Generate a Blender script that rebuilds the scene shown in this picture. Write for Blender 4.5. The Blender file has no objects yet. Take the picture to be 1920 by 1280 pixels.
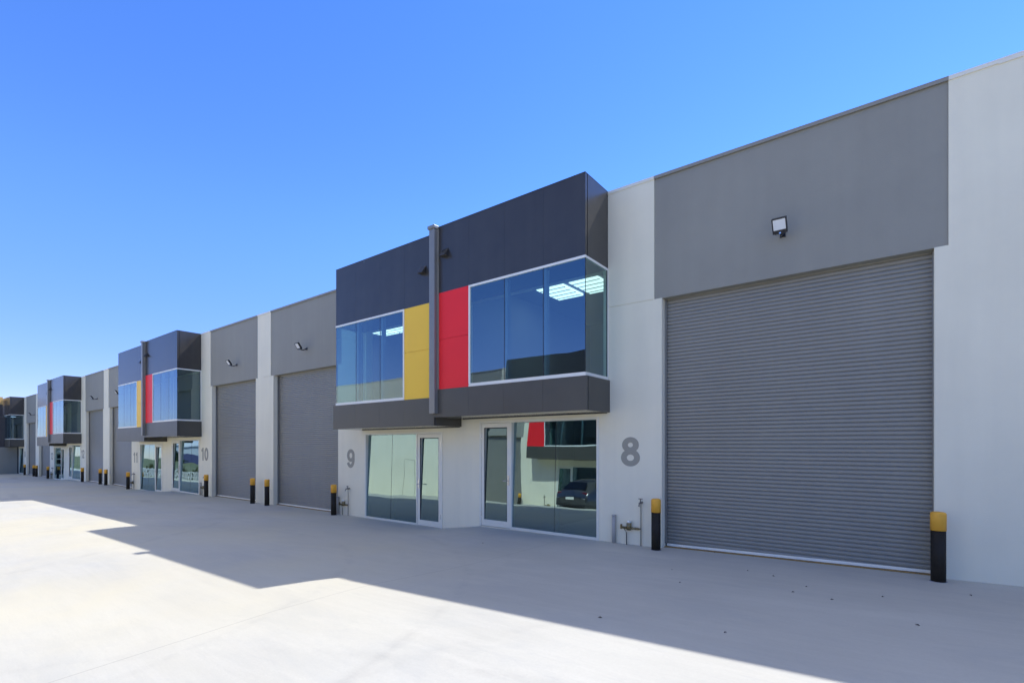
import bpy, bmesh, math, random
from mathutils import Vector, Matrix
random.seed(7)
R = math.radians
C = bpy.context.scene.collection
scn = bpy.context.scene

# ------------------------------------------------------------------ camera
cam_d = bpy.data.cameras.new('camera'); cam = bpy.data.objects.new('camera', cam_d); C.objects.link(cam)
cam.location = (0, 0, 1.64)
cam.rotation_euler = (R(90), 0, R(37.348))
cam_d.sensor_width = 36; cam_d.lens = 930.7 / 1920 * 36
cam_d.shift_y = 194.8 / 1920
cam_d.clip_start = 0.05; cam_d.clip_end = 3000
scn.camera = cam

# ------------------------------------------------------------------ light
SA, SC = 0.27, 0.74                      # shadow offset per metre of height (towards -X, towards -Y)
elev = math.atan(1 / math.hypot(SA, SC)); az = math.atan2(SA, SC)   # az from +Y towards +X
sun_d = bpy.data.lights.new('sun', 'SUN'); sun = bpy.data.objects.new('sun', sun_d); C.objects.link(sun)
sun_d.energy = 2.4; sun_d.angle = R(0.5); sun_d.color = (1.0, 0.98, 0.95)
sun.rotation_euler = Vector((SA, SC, 1.0)).to_track_quat('Z', 'Y').to_euler()
sun.location = (10, 30, 40)
w = bpy.data.worlds.new('World'); scn.world = w; w.use_nodes = True
nt = w.node_tree; nt.nodes.clear()
sky = nt.nodes.new('ShaderNodeTexSky'); sky.sky_type = 'NISHITA'; sky.sun_disc = False
sky.sun_elevation = elev; sky.sun_rotation = az; sky.altitude = 0
sky.air_density = 1.0; sky.dust_density = 0.0; sky.ozone_density = 3.0
hs = nt.nodes.new('ShaderNodeHueSaturation'); hs.inputs['Saturation'].default_value = 1.26; hs.inputs['Hue'].default_value = 0.516
bg = nt.nodes.new('ShaderNodeBackground'); bg.inputs[1].default_value = 0.13
ow = nt.nodes.new('ShaderNodeOutputWorld')
tc = nt.nodes.new('ShaderNodeTexCoord'); sx = nt.nodes.new('ShaderNodeSeparateXYZ'); nt.links.new(tc.outputs['Generated'], sx.inputs[0])
mr = nt.nodes.new('ShaderNodeMapRange'); mr.interpolation_type = 'SMOOTHSTEP'; mr.inputs[1].default_value = -0.02; mr.inputs[2].default_value = 0.42; nt.links.new(sx.outputs[2], mr.inputs[0])
mh = nt.nodes.new('ShaderNodeMix'); mh.data_type = 'RGBA'; mh.inputs[6].default_value = (0.43, 0.42, 0.74, 1); mh.inputs[7].default_value = (0.90, 0.94, 1, 1); nt.links.new(mr.outputs[0], mh.inputs[0])
mm_ = nt.nodes.new('ShaderNodeMix'); mm_.data_type = 'RGBA'; mm_.blend_type = 'MULTIPLY'; mm_.inputs[0].default_value = 1
nt.links.new(sky.outputs[0], hs.inputs['Color']); nt.links.new(hs.outputs[0], mm_.inputs[6]); nt.links.new(mh.outputs[2], mm_.inputs[7]); 
# sky overhead, out of view, whitened and brightened to make the shade neutral
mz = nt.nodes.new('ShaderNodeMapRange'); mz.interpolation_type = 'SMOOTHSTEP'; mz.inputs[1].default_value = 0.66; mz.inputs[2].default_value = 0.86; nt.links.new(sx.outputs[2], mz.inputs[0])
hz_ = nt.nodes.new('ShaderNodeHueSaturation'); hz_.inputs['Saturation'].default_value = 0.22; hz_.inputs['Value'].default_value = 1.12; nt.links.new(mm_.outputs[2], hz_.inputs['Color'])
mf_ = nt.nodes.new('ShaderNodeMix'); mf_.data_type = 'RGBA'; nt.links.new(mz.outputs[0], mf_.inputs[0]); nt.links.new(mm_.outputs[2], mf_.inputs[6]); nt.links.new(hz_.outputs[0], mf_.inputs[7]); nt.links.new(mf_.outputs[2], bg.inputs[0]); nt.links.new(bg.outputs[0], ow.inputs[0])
scn.view_settings.view_transform = 'Standard'; scn.view_settings.look = 'None'
scn.view_settings.exposure = 1.22; scn.view_settings.gamma = 1
scn.view_settings.use_curve_mapping = False

# ------------------------------------------------------------------ materials
def mat(name, col, rough=0.6, metal=0.0, spec=0.5, var=0.0, vscale=3.0, bump=0.0, bscale=60, emit=None, coat=0.0, flecks=0.0, streak=0.0, varcol=None, stretch=None):
    m = bpy.data.materials.new(name); m.use_nodes = True; t = m.node_tree; n = t.nodes; L = t.links
    p = n['Principled BSDF']
    p.inputs['Base Color'].default_value = (*col, 1); p.inputs['Roughness'].default_value = rough
    p.inputs['Metallic'].default_value = metal; p.inputs['Specular IOR Level'].default_value = spec
    p.inputs['Coat Weight'].default_value = coat; p.inputs['Coat Roughness'].default_value = 0.08
    if emit:
        p.inputs['Emission Color'].default_value = (*emit[0], 1); p.inputs['Emission Strength'].default_value = emit[1]
    geo = n.new('ShaderNodeNewGeometry'); src = geo.outputs['Position']
    if stretch:
        mp = n.new('ShaderNodeMapping'); mp.inputs['Scale'].default_value = stretch; L.new(src, mp.inputs[0]); srcv = mp.outputs[0]
    else: srcv = src
    cur = None
    if var:
        a = n.new('ShaderNodeTexNoise'); a.inputs['Scale'].default_value = vscale; a.inputs['Detail'].default_value = 7; a.inputs['Roughness'].default_value = 0.6
        L.new(srcv, a.inputs['Vector'])
        r = n.new('ShaderNodeMapRange'); r.inputs[1].default_value = 0.3; r.inputs[2].default_value = 0.7
        L.new(a.outputs[0], r.inputs[0])
        mx = n.new('ShaderNodeMix'); mx.data_type = 'RGBA'; L.new(r.outputs[0], mx.inputs[0])
        vc = varcol or tuple(c * (1 - var) for c in col)
        mx.inputs[6].default_value = (*vc, 1)
        mx.inputs[7].default_value = (*[min(1, c * (1 + var * 0.6)) for c in col], 1)
        cur = mx.outputs[2]
        # roughness variation
        rr = n.new('ShaderNodeMapRange'); rr.inputs[3].default_value = rough * 0.85; rr.inputs[4].default_value = min(1, rough * 1.2)
        L.new(a.outputs[0], rr.inputs[0]); L.new(rr.outputs[0], p.inputs['Roughness'])
    if streak:
        mp2 = n.new('ShaderNodeMapping'); mp2.inputs['Scale'].default_value = (2.5, 2.5, 0.18); L.new(src, mp2.inputs[0])
        a2 = n.new('ShaderNodeTexNoise'); a2.inputs['Scale'].default_value = 1.6; a2.inputs['Detail'].default_value = 6
        L.new(mp2.outputs[0], a2.inputs['Vector'])
        r2 = n.new('ShaderNodeMapRange'); r2.inputs[1].default_value = 0.35; r2.inputs[2].default_value = 0.7; r2.inputs[3].default_value = 1.0; r2.inputs[4].default_value = 1 - streak
        L.new(a2.outputs[0], r2.inputs[0])
        ml = n.new('ShaderNodeMix'); ml.data_type = 'RGBA'; ml.blend_type = 'MULTIPLY'; ml.inputs[0].default_value = 1
        if cur: L.new(cur, ml.inputs[6])
        else: ml.inputs[6].default_value = (*col, 1)
        L.new(r2.outputs[0], ml.inputs[7]); cur = ml.outputs[2]
    if flecks:
        vo = n.new('ShaderNodeTexVoronoi'); vo.inputs['Scale'].default_value = 0.9
        mp3 = n.new('ShaderNodeMapping'); mp3.inputs['Scale'].default_value = (1, 1, 0.55); mp3.inputs['Rotation'].default_value = (0, 0.5, 0); L.new(src, mp3.inputs[0]); L.new(mp3.outputs[0], vo.inputs['Vector'])
        no = n.new('ShaderNodeTexNoise'); no.inputs['Scale'].default_value = 22; L.new(src, no.inputs['Vector'])
        ad = n.new('ShaderNodeMath'); ad.operation = 'MULTIPLY_ADD'; L.new(no.outputs[0], ad.inputs[0]); ad.inputs[1].default_value = 0.06; L.new(vo.outputs['Distance'], ad.inputs[2])
        lt = n.new('ShaderNodeMath'); lt.operation = 'LESS_THAN'; L.new(ad.outputs[0], lt.inputs[0]); lt.inputs[1].default_value = 0.045
        mf = n.new('ShaderNodeMix'); mf.data_type = 'RGBA'
        if cur: L.new(cur, mf.inputs[6])
        else: mf.inputs[6].default_value = (*col, 1)
        mf.inputs[7].default_value = (0.55, 0.55, 0.55, 1)
        mu = n.new('ShaderNodeMath'); mu.operation = 'MULTIPLY'; L.new(lt.outputs[0], mu.inputs[0]); mu.inputs[1].default_value = flecks
        L.new(mu.outputs[0], mf.inputs[0]); cur = mf.outputs[2]
    if cur: L.new(cur, p.inputs['Base Color'])
    if bump:
        b = n.new('ShaderNodeBump'); b.inputs['Strength'].default_value = bump; b.inputs['Distance'].default_value = 0.01
        bn = n.new('ShaderNodeTexNoise'); bn.inputs['Scale'].default_value = bscale; bn.inputs['Detail'].default_value = 5
        L.new(srcv, bn.inputs['Vector']); L.new(bn.outputs[0], b.inputs['Height']); L.new(b.outputs[0], p.inputs['Normal'])
    return m

M = {}
M['pale'] = mat('pale_paint', (0.87, 0.805, 0.60), 0.75, var=0.045, vscale=0.8, bump=0.25, bscale=90, streak=0.05)
M['grey'] = mat('mid_grey_paint', (0.315, 0.30, 0.242), 0.7, var=0.07, vscale=0.9, bump=0.25, bscale=90, flecks=0.9, streak=0.05)
M['cap_pale'] = mat('pale_cap', (0.82, 0.77, 0.62), 0.45, var=0.04)
M['cap_grey'] = mat('grey_cap', (0.28, 0.26, 0.21), 0.45, var=0.04)
M['char'] = mat('charcoal_panel', (0.060, 0.055, 0.048), 0.25, spec=0.45, var=0.1, vscale=2, bump=0.05, bscale=20, flecks=0.7, streak=0.1)
M['band'] = mat('charcoal_band', (0.088, 0.082, 0.066), 0.36, spec=0.4, var=0.08, vscale=2, bump=0.04, bscale=20)
M['red'] = mat('red_panel', (0.95, 0.030, 0.035), 0.40, spec=0.25, var=0.04, vscale=1.5, flecks=0.4)
M['yellow'] = mat('yellow_panel', (1.0, 0.60, 0.06), 0.42, spec=0.25, var=0.03, vscale=1.5)
M['green'] = mat('green_panel', (0.12, 0.30, 0.10), 0.4, var=0.04)
M['white'] = mat('white_frame', (0.86, 0.84, 0.74), 0.35, var=0.03)
M['alu'] = mat('pale_aluminium_frame', (0.80, 0.77, 0.64), 0.35, var=0.03)
M['seal'] = mat('black_seal', (0.015, 0.016, 0.018), 0.5)
M['soffit'] = mat('glossy_soffit', (0.42, 0.41, 0.36), 0.12, spec=0.8, var=0.05)
M['door'] = mat('roller_steel', (0.285, 0.27, 0.225), 0.38, metal=0.1, spec=0.5, var=0.05, vscale=0.8, streak=0.05)
M['rail'] = mat('cream_rail', (0.93, 0.90, 0.78), 0.4, var=0.05)  # cream rail, colour brightened to stand in for sunlight leaking under the door
M['rust'] = mat('ochre_strip', (0.30, 0.19, 0.06), 0.8, var=0.2)
M['number'] = mat('grey_number', (0.37, 0.345, 0.27), 0.7, spec=0.2, var=0.03)
M['pipe'] = mat('grey_downpipe', (0.25, 0.24, 0.21), 0.35, var=0.06, metal=0.2)
M['conduit'] = mat('grey_conduit', (0.42, 0.40, 0.35), 0.5, var=0.05)
M['copper'] = mat('weathered_copper', (0.20, 0.19, 0.17), 0.4, metal=0.6, var=0.3, vscale=30)
M['brass'] = mat('dull_brass', (0.30, 0.24, 0.12), 0.35, metal=0.8, var=0.3, vscale=40)
M['bol_y'] = mat('bollard_yellow', (0.92, 0.45, 0.05), 0.5, spec=0.3, var=0.08, vscale=12)
M['bol_k'] = mat('bollard_black', (0.028, 0.024, 0.018), 0.5, spec=0.15, var=0.2, vscale=8)
M['flood'] = mat('black_casing', (0.02, 0.02, 0.022), 0.4)
M['lens'] = mat('floodlight_lens', (0.80, 0.82, 0.80), 0.12, spec=0.8)
M['steel'] = mat('bright_steel', (0.65, 0.65, 0.66), 0.25, metal=0.9)
M['inner'] = mat('interior_plaster', (0.30, 0.31, 0.33), 0.8, var=0.05)
M['inner_dark'] = mat('interior_floor', (0.06, 0.065, 0.075), 0.7, var=0.1)
M['lamp'] = mat('lit_diffuser', (0.8, 0.9, 0.85), 0.5, emit=((0.88, 1.0, 0.97), 1.0))
M['roof'] = mat('roof_sheet', (0.45, 0.46, 0.47), 0.5, var=0.08)
M['mark'] = mat('white_line_paint', (0.75, 0.75, 0.74), 0.6, var=0.1, vscale=20)
M['carpaint'] = mat('dark_grey_car_paint', (0.07, 0.072, 0.072), 0.28, metal=0.6, coat=0.8)
M['tyre'] = mat('tyre_rubber', (0.02, 0.02, 0.02), 0.8)
M['darkglass'] = mat('car_glass', (0.01, 0.012, 0.014), 0.05, spec=0.9)
M['tail'] = mat('tail_lamp_red', (0.16, 0.012, 0.012), 0.15)
M['leaf'] = mat('dry_leaf', (0.035, 0.025, 0.018), 0.8)
M['foliage'] = mat('foliage', (0.07, 0.10, 0.035), 0.7, var=0.5, vscale=3)
M['grass'] = mat('dry_grass', (0.21, 0.20, 0.07), 0.9, var=0.35, vscale=0.6)
M['shed'] = mat('shed_cladding', (0.45, 0.46, 0.48), 0.6, var=0.05)
M['purple'] = mat('blue_cladding', (0.055, 0.055, 0.13), 0.6, var=0.1)
M['fence'] = mat('fence_timber', (0.55, 0.53, 0.50), 0.7, var=0.2)
M['wing_y'] = mat('ochre_fascia', (0.62, 0.40, 0.13), 0.5, var=0.04)
M['wing_k'] = mat('brown_charcoal', (0.06, 0.052, 0.048), 0.4, var=0.08)

def glass_mat(name, base, tint_r, tint_t, wave):
    m = bpy.data.materials.new(name); m.use_nodes = True; t = m.node_tree; n = t.nodes; L = t.links; n.clear()
    out = n.new('ShaderNodeOutputMaterial'); g = n.new('ShaderNodeBsdfGlossy'); g.inputs['Roughness'].default_value = 0.0
    g.inputs['Color'].default_value = (*tint_r, 1)
    tr = n.new('ShaderNodeBsdfTransparent'); tr.inputs[0].default_value = (*tint_t, 1)
    lw = n.new('ShaderNodeLayerWeight'); lw.inputs[0].default_value = 0.5       # facing = 1 - cos
    pw = n.new('ShaderNodeMath'); pw.operation = 'POWER'; pw.inputs[1].default_value = 4.0; L.new(lw.outputs['Facing'], pw.inputs[0])
    ma = n.new('ShaderNodeMath'); ma.operation = 'MULTIPLY_ADD'; L.new(pw.outputs[0], ma.inputs[0]); ma.inputs[1].default_value = 1 - base; ma.inputs[2].default_value = base
    geo = n.new('ShaderNodeNewGeometry'); inv = n.new('ShaderNodeMath'); inv.operation = 'SUBTRACT'; inv.inputs[0].default_value = 1; L.new(geo.outputs['Backfacing'], inv.inputs[1])
    mu = n.new('ShaderNodeMath'); mu.operation = 'MULTIPLY'; L.new(ma.outputs[0], mu.inputs[0]); L.new(inv.outputs[0], mu.inputs[1])
    mx = n.new('ShaderNodeMixShader'); L.new(mu.outputs[0], mx.inputs[0]); L.new(tr.outputs[0], mx.inputs[1]); L.new(g.outputs[0], mx.inputs[2])
    b = n.new('ShaderNodeBump'); b.inputs['Strength'].default_value = 1.0; b.inputs['Distance'].default_value = wave
    no = n.new('ShaderNodeTexNoise'); no.inputs['Scale'].default_value = 1.3; no.inputs['Detail'].default_value = 0.5
    L.new(geo.outputs['Position'], no.inputs['Vector']); L.new(no.outputs[0], b.inputs['Height']); L.new(b.outputs[0], g.inputs['Normal'])
    L.new(mx.outputs[0], out.inputs[0]); return m
M['glass'] = glass_mat('tinted_shop_glass', 0.38, (0.60, 0.84, 0.88), (0.36, 0.46, 0.48), 0.003)
M['glass_up'] = glass_mat('tinted_upper_glass', 0.20, (0.62, 0.80, 0.90), (0.66, 0.80, 0.80), 0.003)

# ------------------------------------------------------------------ ground height
WB = [(-400, -1.2), (-60, -0.72), (-50, -0.65), (-46, -0.64), (-42.7, -0.62), (-41.6, -0.53), (-37, -0.47), (-33, -0.44), (-29.2, -0.47), (-25.4, -0.385), (-24.3, -0.29), (-20, -0.27),
      (-12, -0.25), (-8.1, -0.24), (-6.98, -0.08), (-3.2, -0.05), (0.5, 0.02), (1.2, 0.04), (8, 0.12), (400, 1.0)]
def lerp_tab(tab, x):
    if x <= tab[0][0]: return tab[0][1]
    for (a, b), (c, d) in zip(tab, tab[1:]):
        if x <= c: return b + (d - b) * (x - a) / (c - a)
    return tab[-1][1]
PROF = [(-30, 0), (0, 0), (3, 0.06), (4.6, 0.15), (5.6, 0.14), (7.2, 0.06), (9.6, -0.16), (13.6, -0.66), (22, -0.8), (400, -1.5)]
def gz(x, y):
    d = 8 - y
    t = min(1, max(0, d / 2.2)); t = t * t * (3 - 2 * t)
    lin = 0.0127 * max(-62, min(20, x)) - 0.03 + 0.020 * max(0, min(8, x + 5))
    return lerp_tab(WB, x) * (1 - t) + lin * t + lerp_tab(PROF, d)

# ------------------------------------------------------------------ mesh helpers
class MB:
    def __init__(s, flip=None): s.bm = bmesh.new(); s.flip = flip
    def box(s, x0, x1, y0, y1, z0, z1):
        x0, x1 = min(x0, x1), max(x0, x1); y0, y1 = min(y0, y1), max(y0, y1); z0, z1 = min(z0, z1), max(z0, z1)
        v = [s.bm.verts.new(p) for p in ((x0, y0, z0), (x1, y0, z0), (x1, y1, z0), (x0, y1, z0), (x0, y0, z1), (x1, y0, z1), (x1, y1, z1), (x0, y1, z1))]
        for f in ((0, 3, 2, 1), (4, 5, 6, 7), (0, 1, 5, 4), (1, 2, 6, 5), (2, 3, 7, 6), (3, 0, 4, 7)): s.bm.faces.new([v[i] for i in f])
        return v
    def poly(s, pts): return s.bm.faces.new([s.bm.verts.new(p) for p in pts])
    def prism(s, pts, axis, a, b):            # pts: 2-D outline in the two other axes
        def P(p, t): return {'x': (t, p[0], p[1]), 'y': (p[0], t, p[1]), 'z': (p[0], p[1], t)}[axis]
        A = [s.bm.verts.new(P(p, a)) for p in pts]; B = [s.bm.verts.new(P(p, b)) for p in pts]
        n = len(pts); s.bm.faces.new(A); s.bm.faces.new(B[::-1])
        for i in range(n): s.bm.faces.new((A[i], B[i], B[(i + 1) % n], A[(i + 1) % n]))
    def tube(s, pts, r, seg=12, caps=True):
        pts = [Vector(p) for p in pts]; rings = []
        for i, p in enumerate(pts):
            d = (pts[min(i + 1, len(pts) - 1)] - pts[max(i - 1, 0)]).normalized()
            u = d.orthogonal().normalized() if abs(d.z) < 0.9 else Vector((1, 0, 0)); u = (u - d * u.dot(d)).normalized(); w_ = d.cross(u)
            rr = r[i] if isinstance(r, (list, tuple)) else r
            rings.append([s.bm.verts.new(p + (u * math.cos(a) + w_ * math.sin(a)) * rr) for a in [2 * math.pi * k / seg for k in range(seg)]])
        for A, B in zip(rings, rings[1:]):
            for k in range(seg):
                f = s.bm.faces.new((A[k], A[(k + 1) % seg], B[(k + 1) % seg], B[k])); f.smooth = True
        if caps: s.bm.faces.new(rings[0][::-1]); s.bm.faces.new(rings[-1])
    def xform(s, m): s.bm.transform(m); return s

def root_at(name, loc, label, cat, group=None):
    o = bpy.data.objects.new(name, None); o.empty_display_size = 0.3; C.objects.link(o); o.location = loc
    o['label'] = label; o['category'] = cat
    if group: o['group'] = group
    return o
def rootloc(p):
    while p.parent: p = p.parent
    return Vector(p.location)
def obj(name, mb, m, parent=None, bevel=0, label=None, smooth=False, loc=None):
    bm = mb.bm
    if mb.flip is not None:                       # mirrored to the other side of the yard
        for v in bm.verts: v.co.y = mb.flip - v.co.y
    off = rootloc(parent) if parent else Vector(loc or (0, 0, 0))
    for v in bm.verts: v.co -= off
    bmesh.ops.recalc_face_normals(bm, faces=bm.faces[:])
    me = bpy.data.meshes.new(name); bm.to_mesh(me); bm.free(); me.materials.append(m)
    if smooth:
        for p in me.polygons: p.use_smooth = True
    o = bpy.data.objects.new(name, me); C.objects.link(o)
    if parent: o.parent = parent
    else: o.location = off
    if bevel:
        b = o.modifiers.new('bevel', 'BEVEL'); b.width = bevel; b.segments = 2; b.limit_method = 'ANGLE'
    if label: o['label'] = label
    return o
def tag(o, label, cat, group=None, kind=None):
    if kind: o['kind'] = kind
    else: o['label'] = label; o['category'] = cat
    if group: o['group'] = group
    return o
def copy_tree(src, loc, label):
    r = src.copy(); C.objects.link(r); r.location = loc; r['label'] = label
    def rec(a, b):
        for ch in list(a.children):
            c = ch.copy(); C.objects.link(c); c.parent = b; rec(ch, c)
    rec(src, r); return r

# ------------------------------------------------------------------ ground
def axis_vals(dense, far):
    v = set(dense) | set(far); return sorted(v)
xs = axis_vals([round(-64 + 0.5 * i, 3) for i in range(int(84 / 0.5) + 1)] + [p[0] for p in WB], [-900, -400, -200, -120, -90, -75, 40, 80, 150, 400, 900])
ys = axis_vals([round(-16 + 0.4 * i, 3) for i in range(61)] + [8.0], [-900, -400, -200, -100, -60, -40, -28, -20, 12, 20, 40, 80, 200, 400, 900])
g = MB(); vs = [[g.bm.verts.new((x, y, gz(x, y) if y <= 8 else gz(x, 8) - 0.002)) for y in ys] for x in xs]
for i in range(len(xs) - 1):
    for j in range(len(ys) - 1):
        g.bm.faces.new((vs[i][j], vs[i + 1][j], vs[i + 1][j + 1], vs[i][j + 1])).smooth = True

def ground_material():
    m = bpy.data.materials.new('yard_concrete'); m.use_nodes = True; t = m.node_tree; n = t.nodes; L = t.links; p = n['Principled BSDF']
    geo = n.new('ShaderNodeNewGeometry'); pos = geo.outputs['Position']
    sep = n.new('ShaderNodeSeparateXYZ'); L.new(pos, sep.inputs[0])
    def math_(op, a, b=None, c=None, clamp=False):
        q = n.new('ShaderNodeMath'); q.operation = op; q.use_clamp = clamp
        for i, v in enumerate((a, b, c)):
            if v is None: continue
            if isinstance(v, (int, float)): q.inputs[i].default_value = v
            else: L.new(v, q.inputs[i])
        return q.outputs[0]
    def noise(scale, detail=5, rough=0.55, sc=None, dist=0):
        q = n.new('ShaderNodeTexNoise'); q.inputs['Scale'].default_value = scale; q.inputs['Detail'].default_value = detail; q.inputs['Roughness'].default_value = rough; q.inputs['Distortion'].default_value = dist
        if sc:
            mp = n.new('ShaderNodeMapping'); mp.inputs['Scale'].default_value = sc[0]; mp.inputs['Rotation'].default_value = (0, 0, sc[1]); L.new(pos, mp.inputs[0]); L.new(mp.outputs[0], q.inputs['Vector'])
        else: L.new(pos, q.inputs['Vector'])
        return q.outputs[0]
    def ramp(v, a, b, lo=0.0, hi=1.0):
        q = n.new('ShaderNodeMapRange'); q.inputs[1].default_value = a; q.inputs[2].default_value = b; q.inputs[3].default_value = lo; q.inputs[4].default_value = hi; L.new(v, q.inputs[0]); return q.outputs[0]
    def mix(f, a, b, mode='MIX'):
        q = n.new('ShaderNodeMix'); q.data_type = 'RGBA'; q.blend_type = mode
        if isinstance(f, float): q.inputs[0].default_value = f
        else: L.new(f, q.inputs[0])
        for i, v in ((6, a), (7, b)):
            if isinstance(v, tuple): q.inputs[i].default_value = (*v, 1)
            else: L.new(v, q.inputs[i])
        return q.outputs[2]
    base = mix(ramp(noise(0.35, 8, 0.6), 0.3, 0.7), (0.455, 0.44, 0.385), (0.57, 0.55, 0.48))
    base = mix(ramp(noise(1.1, 7, 0.65, ((0.5, 1.6, 1), 0.35)), 0.35, 0.75, 0, 0.45), base, (0.42, 0.405, 0.36))
    # soft broom / trowel arcs
    base = mix(ramp(noise(2.2, 6, 0.7, ((0.25, 2.4, 1), -0.5), 1.0), 0.45, 0.75, 0, 0.35), base, (0.61, 0.585, 0.515))
    base = mix(ramp(noise(40, 3, 0.7), 0.3, 0.75, 0, 0.22), base, (0.38, 0.36, 0.31))
    base = mix(ramp(noise(0.9, 8, 0.7, ((0.6, 1.3, 1), -0.25), 0.6), 0.50, 0.62, 0, 0.28), base, (0.38, 0.385, 0.37))
    base = mix(ramp(noise(5.5, 6, 0.75, ((0.3, 1.6, 1), 0.2), 0.8), 0.55, 0.72, 0, 0.25), base, (0.36, 0.36, 0.35))
    # sandy deposits
    sandm = math_('MULTIPLY', ramp(noise(0.16, 6, 0.6), 0.42, 0.66), ramp(sep.outputs[0], -2.0, -7.0))
    base = mix(math_('MULTIPLY', sandm, 0.7), base, (0.60, 0.54, 0.37))
    # oily / damp stains
    st = math_('MULTIPLY', ramp(noise(0.55, 5, 0.6, ((0.35, 1.2, 1), 0.1)), 0.60, 0.72), ramp(sep.outputs[0], -12, -20))
    base = mix(math_('MULTIPLY', st, 0.45), base, (0.22, 0.20, 0.18))
    # tyre scuffs: thin arcs
    def arc(cx, cy, rad, wid, amt):
        dx = math_('SUBTRACT', sep.outputs[0], cx); dy = math_('SUBTRACT', sep.outputs[1], cy)
        d = math_('SQRT', math_('ADD', math_('MULTIPLY', dx, dx), math_('MULTIPLY', dy, dy)))
        d = math_('ABSOLUTE', math_('SUBTRACT', d, rad))
        return math_('MULTIPLY', ramp(d, wid, 0.0), math_('MULTIPLY', ramp(noise(3.0, 5, 0.7), 0.42, 0.62), amt * 0.6))
    for a in ((-1.2, -2.6, 5.2, 0.09, 0.22), (-9.0, 0.5, 6.3, 0.10, 0.25), (-9.0, 0.5, 4.7, 0.10, 0.2), (2.5, 1.0, 5.4, 0.1, 0.16), (-16.0, -1.0, 7.0, 0.14, 0.28)):
        base = mix(arc(*a), base, (0.20, 0.19, 0.18))
    # saw cut joints
    fx = math_('ABSOLUTE', math_('SUBTRACT', math_('PINGPONG', math_('ADD', sep.outputs[0], 4.7 + 5.0), 5.0), 5.0))
    jx = math_('LESS_THAN', fx, 0.006)
    fy = math_('ABSOLUTE', math_('SUBTRACT', sep.outputs[1], -0.6)); jy = math_('LESS_THAN', fy, 0.006)
    j = math_('MAXIMUM', jx, jy)
    base = mix(math_('MULTIPLY', j, 0.32), base, (0.16, 0.14, 0.12))
    # outside the yard: dry grass and dirt
    out1 = math_('MULTIPLY', math_('LESS_THAN', sep.outputs[1], -7.0), math_('LESS_THAN', sep.outputs[0], -37.0))
    out2 = math_('LESS_THAN', sep.outputs[1], -26.0)
    outm = math_('MAXIMUM', out1, out2)
    gr = mix(ramp(noise(0.12, 8, 0.65), 0.35, 0.65), (0.20, 0.19, 0.08), (0.09, 0.11, 0.035))
    base = mix(outm, base, gr)
    L.new(base, p.inputs['Base Color']); p.inputs['Roughness'].default_value = 0.72; p.inputs['Specular IOR Level'].default_value = 0.35
    b = n.new('ShaderNodeBump'); b.inputs['Strength'].default_value = 0.35; b.inputs['Distance'].default_value = 0.004
    L.new(math_('ADD', noise(70, 4, 0.7), math_('MULTIPLY', noise(6, 4, 0.6, ((0.5, 2, 1), 0.3)), 1.5)), b.inputs['Height']); L.new(b.outputs[0], p.inputs['Normal'])
    return m
go = obj('ground', g, ground_material()); go['kind'] = 'structure'

# ------------------------------------------------------------------ building pieces
W = 8.0                                             # wall plane
TILT = 0.033                                        # shop panes lean back a touch
def panels(mb, cuts, y0, y1, z0, z1, gap=0.0022):
    for a, b in zip(cuts, cuts[1:]): mb.box(a + gap / 2, b - gap / 2, y0, y1, z0, z1)

def pane_slab(mb, x0, x1, y, z0, z1, tilt=0.0, t=0.01):
    v = mb.box(x0, x1, y, y + t, z0, z1)
    for q in v: q.co.y += (q.co.z - z0) * tilt

def roller_door(root, x0, x1, z0, z1, flip=None):
    pitch = 0.0585; n = int((z1 - z0 - 0.07) / pitch) + 1; y = W + 0.19
    prof = [(0.0, 0.0), (0.10, 0.012), (0.30, 0.017), (0.62, 0.017), (0.84, 0.012), (0.94, 0.001)]
    pts = []
    for k in range(-2 if flip is None else 0, n):
        for a, d in prof: pts.append((z0 + 0.06 + (k + a) * pitch, y - d))
    d = MB(flip); prev = None
    for z, yy in pts:
        if z > z1 + 0.05: break
        cur = (d.bm.verts.new((x0 - 0.02, yy, z)), d.bm.verts.new((x1 + 0.02, yy, z)))
        if prev: d.bm.faces.new((prev[0], prev[1], cur[1], cur[0]))
        prev = cur
    b = d.box(x0 - 0.02, x1 + 0.02, y + 0.004, y + 0.02, z0 + 0.05, z1 + 0.05)
    o = obj('roller_door', d, M['door'], root)
    r = MB(flip); r.box(x0 + 0.03, x1 - 0.01, y - 0.035, y + 0.0, z0 + 0.016, z0 + 0.062)
    if flip is None:
        for v in r.bm.verts:
            v.co.z = gz(v.co.x, 8) + (0.014 if v.co.z < z0 + 0.03 else 0.052)
    obj('bottom_rail', r, M['rail'], o, bevel=0.004)
    for ga, gb in ((x0, x0 + 0.03), (x1 - 0.012, x1)):
        gd = MB(flip); gd.box(ga, gb, y - 0.06, y - 0.024, z0, z1); obj('guide_track', gd, M['pipe'], o)
    s = MB(flip); s.box(x0, x1, W + 0.10, W + 0.2, z0 - 0.16, z0 + 0.012)
    if flip is None:
        for v in s.bm.verts:
            if v.co.z > z0: v.co.z = gz(v.co.x, 8) + 0.010
    obj('threshold', s, M['rust'], root)

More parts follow.
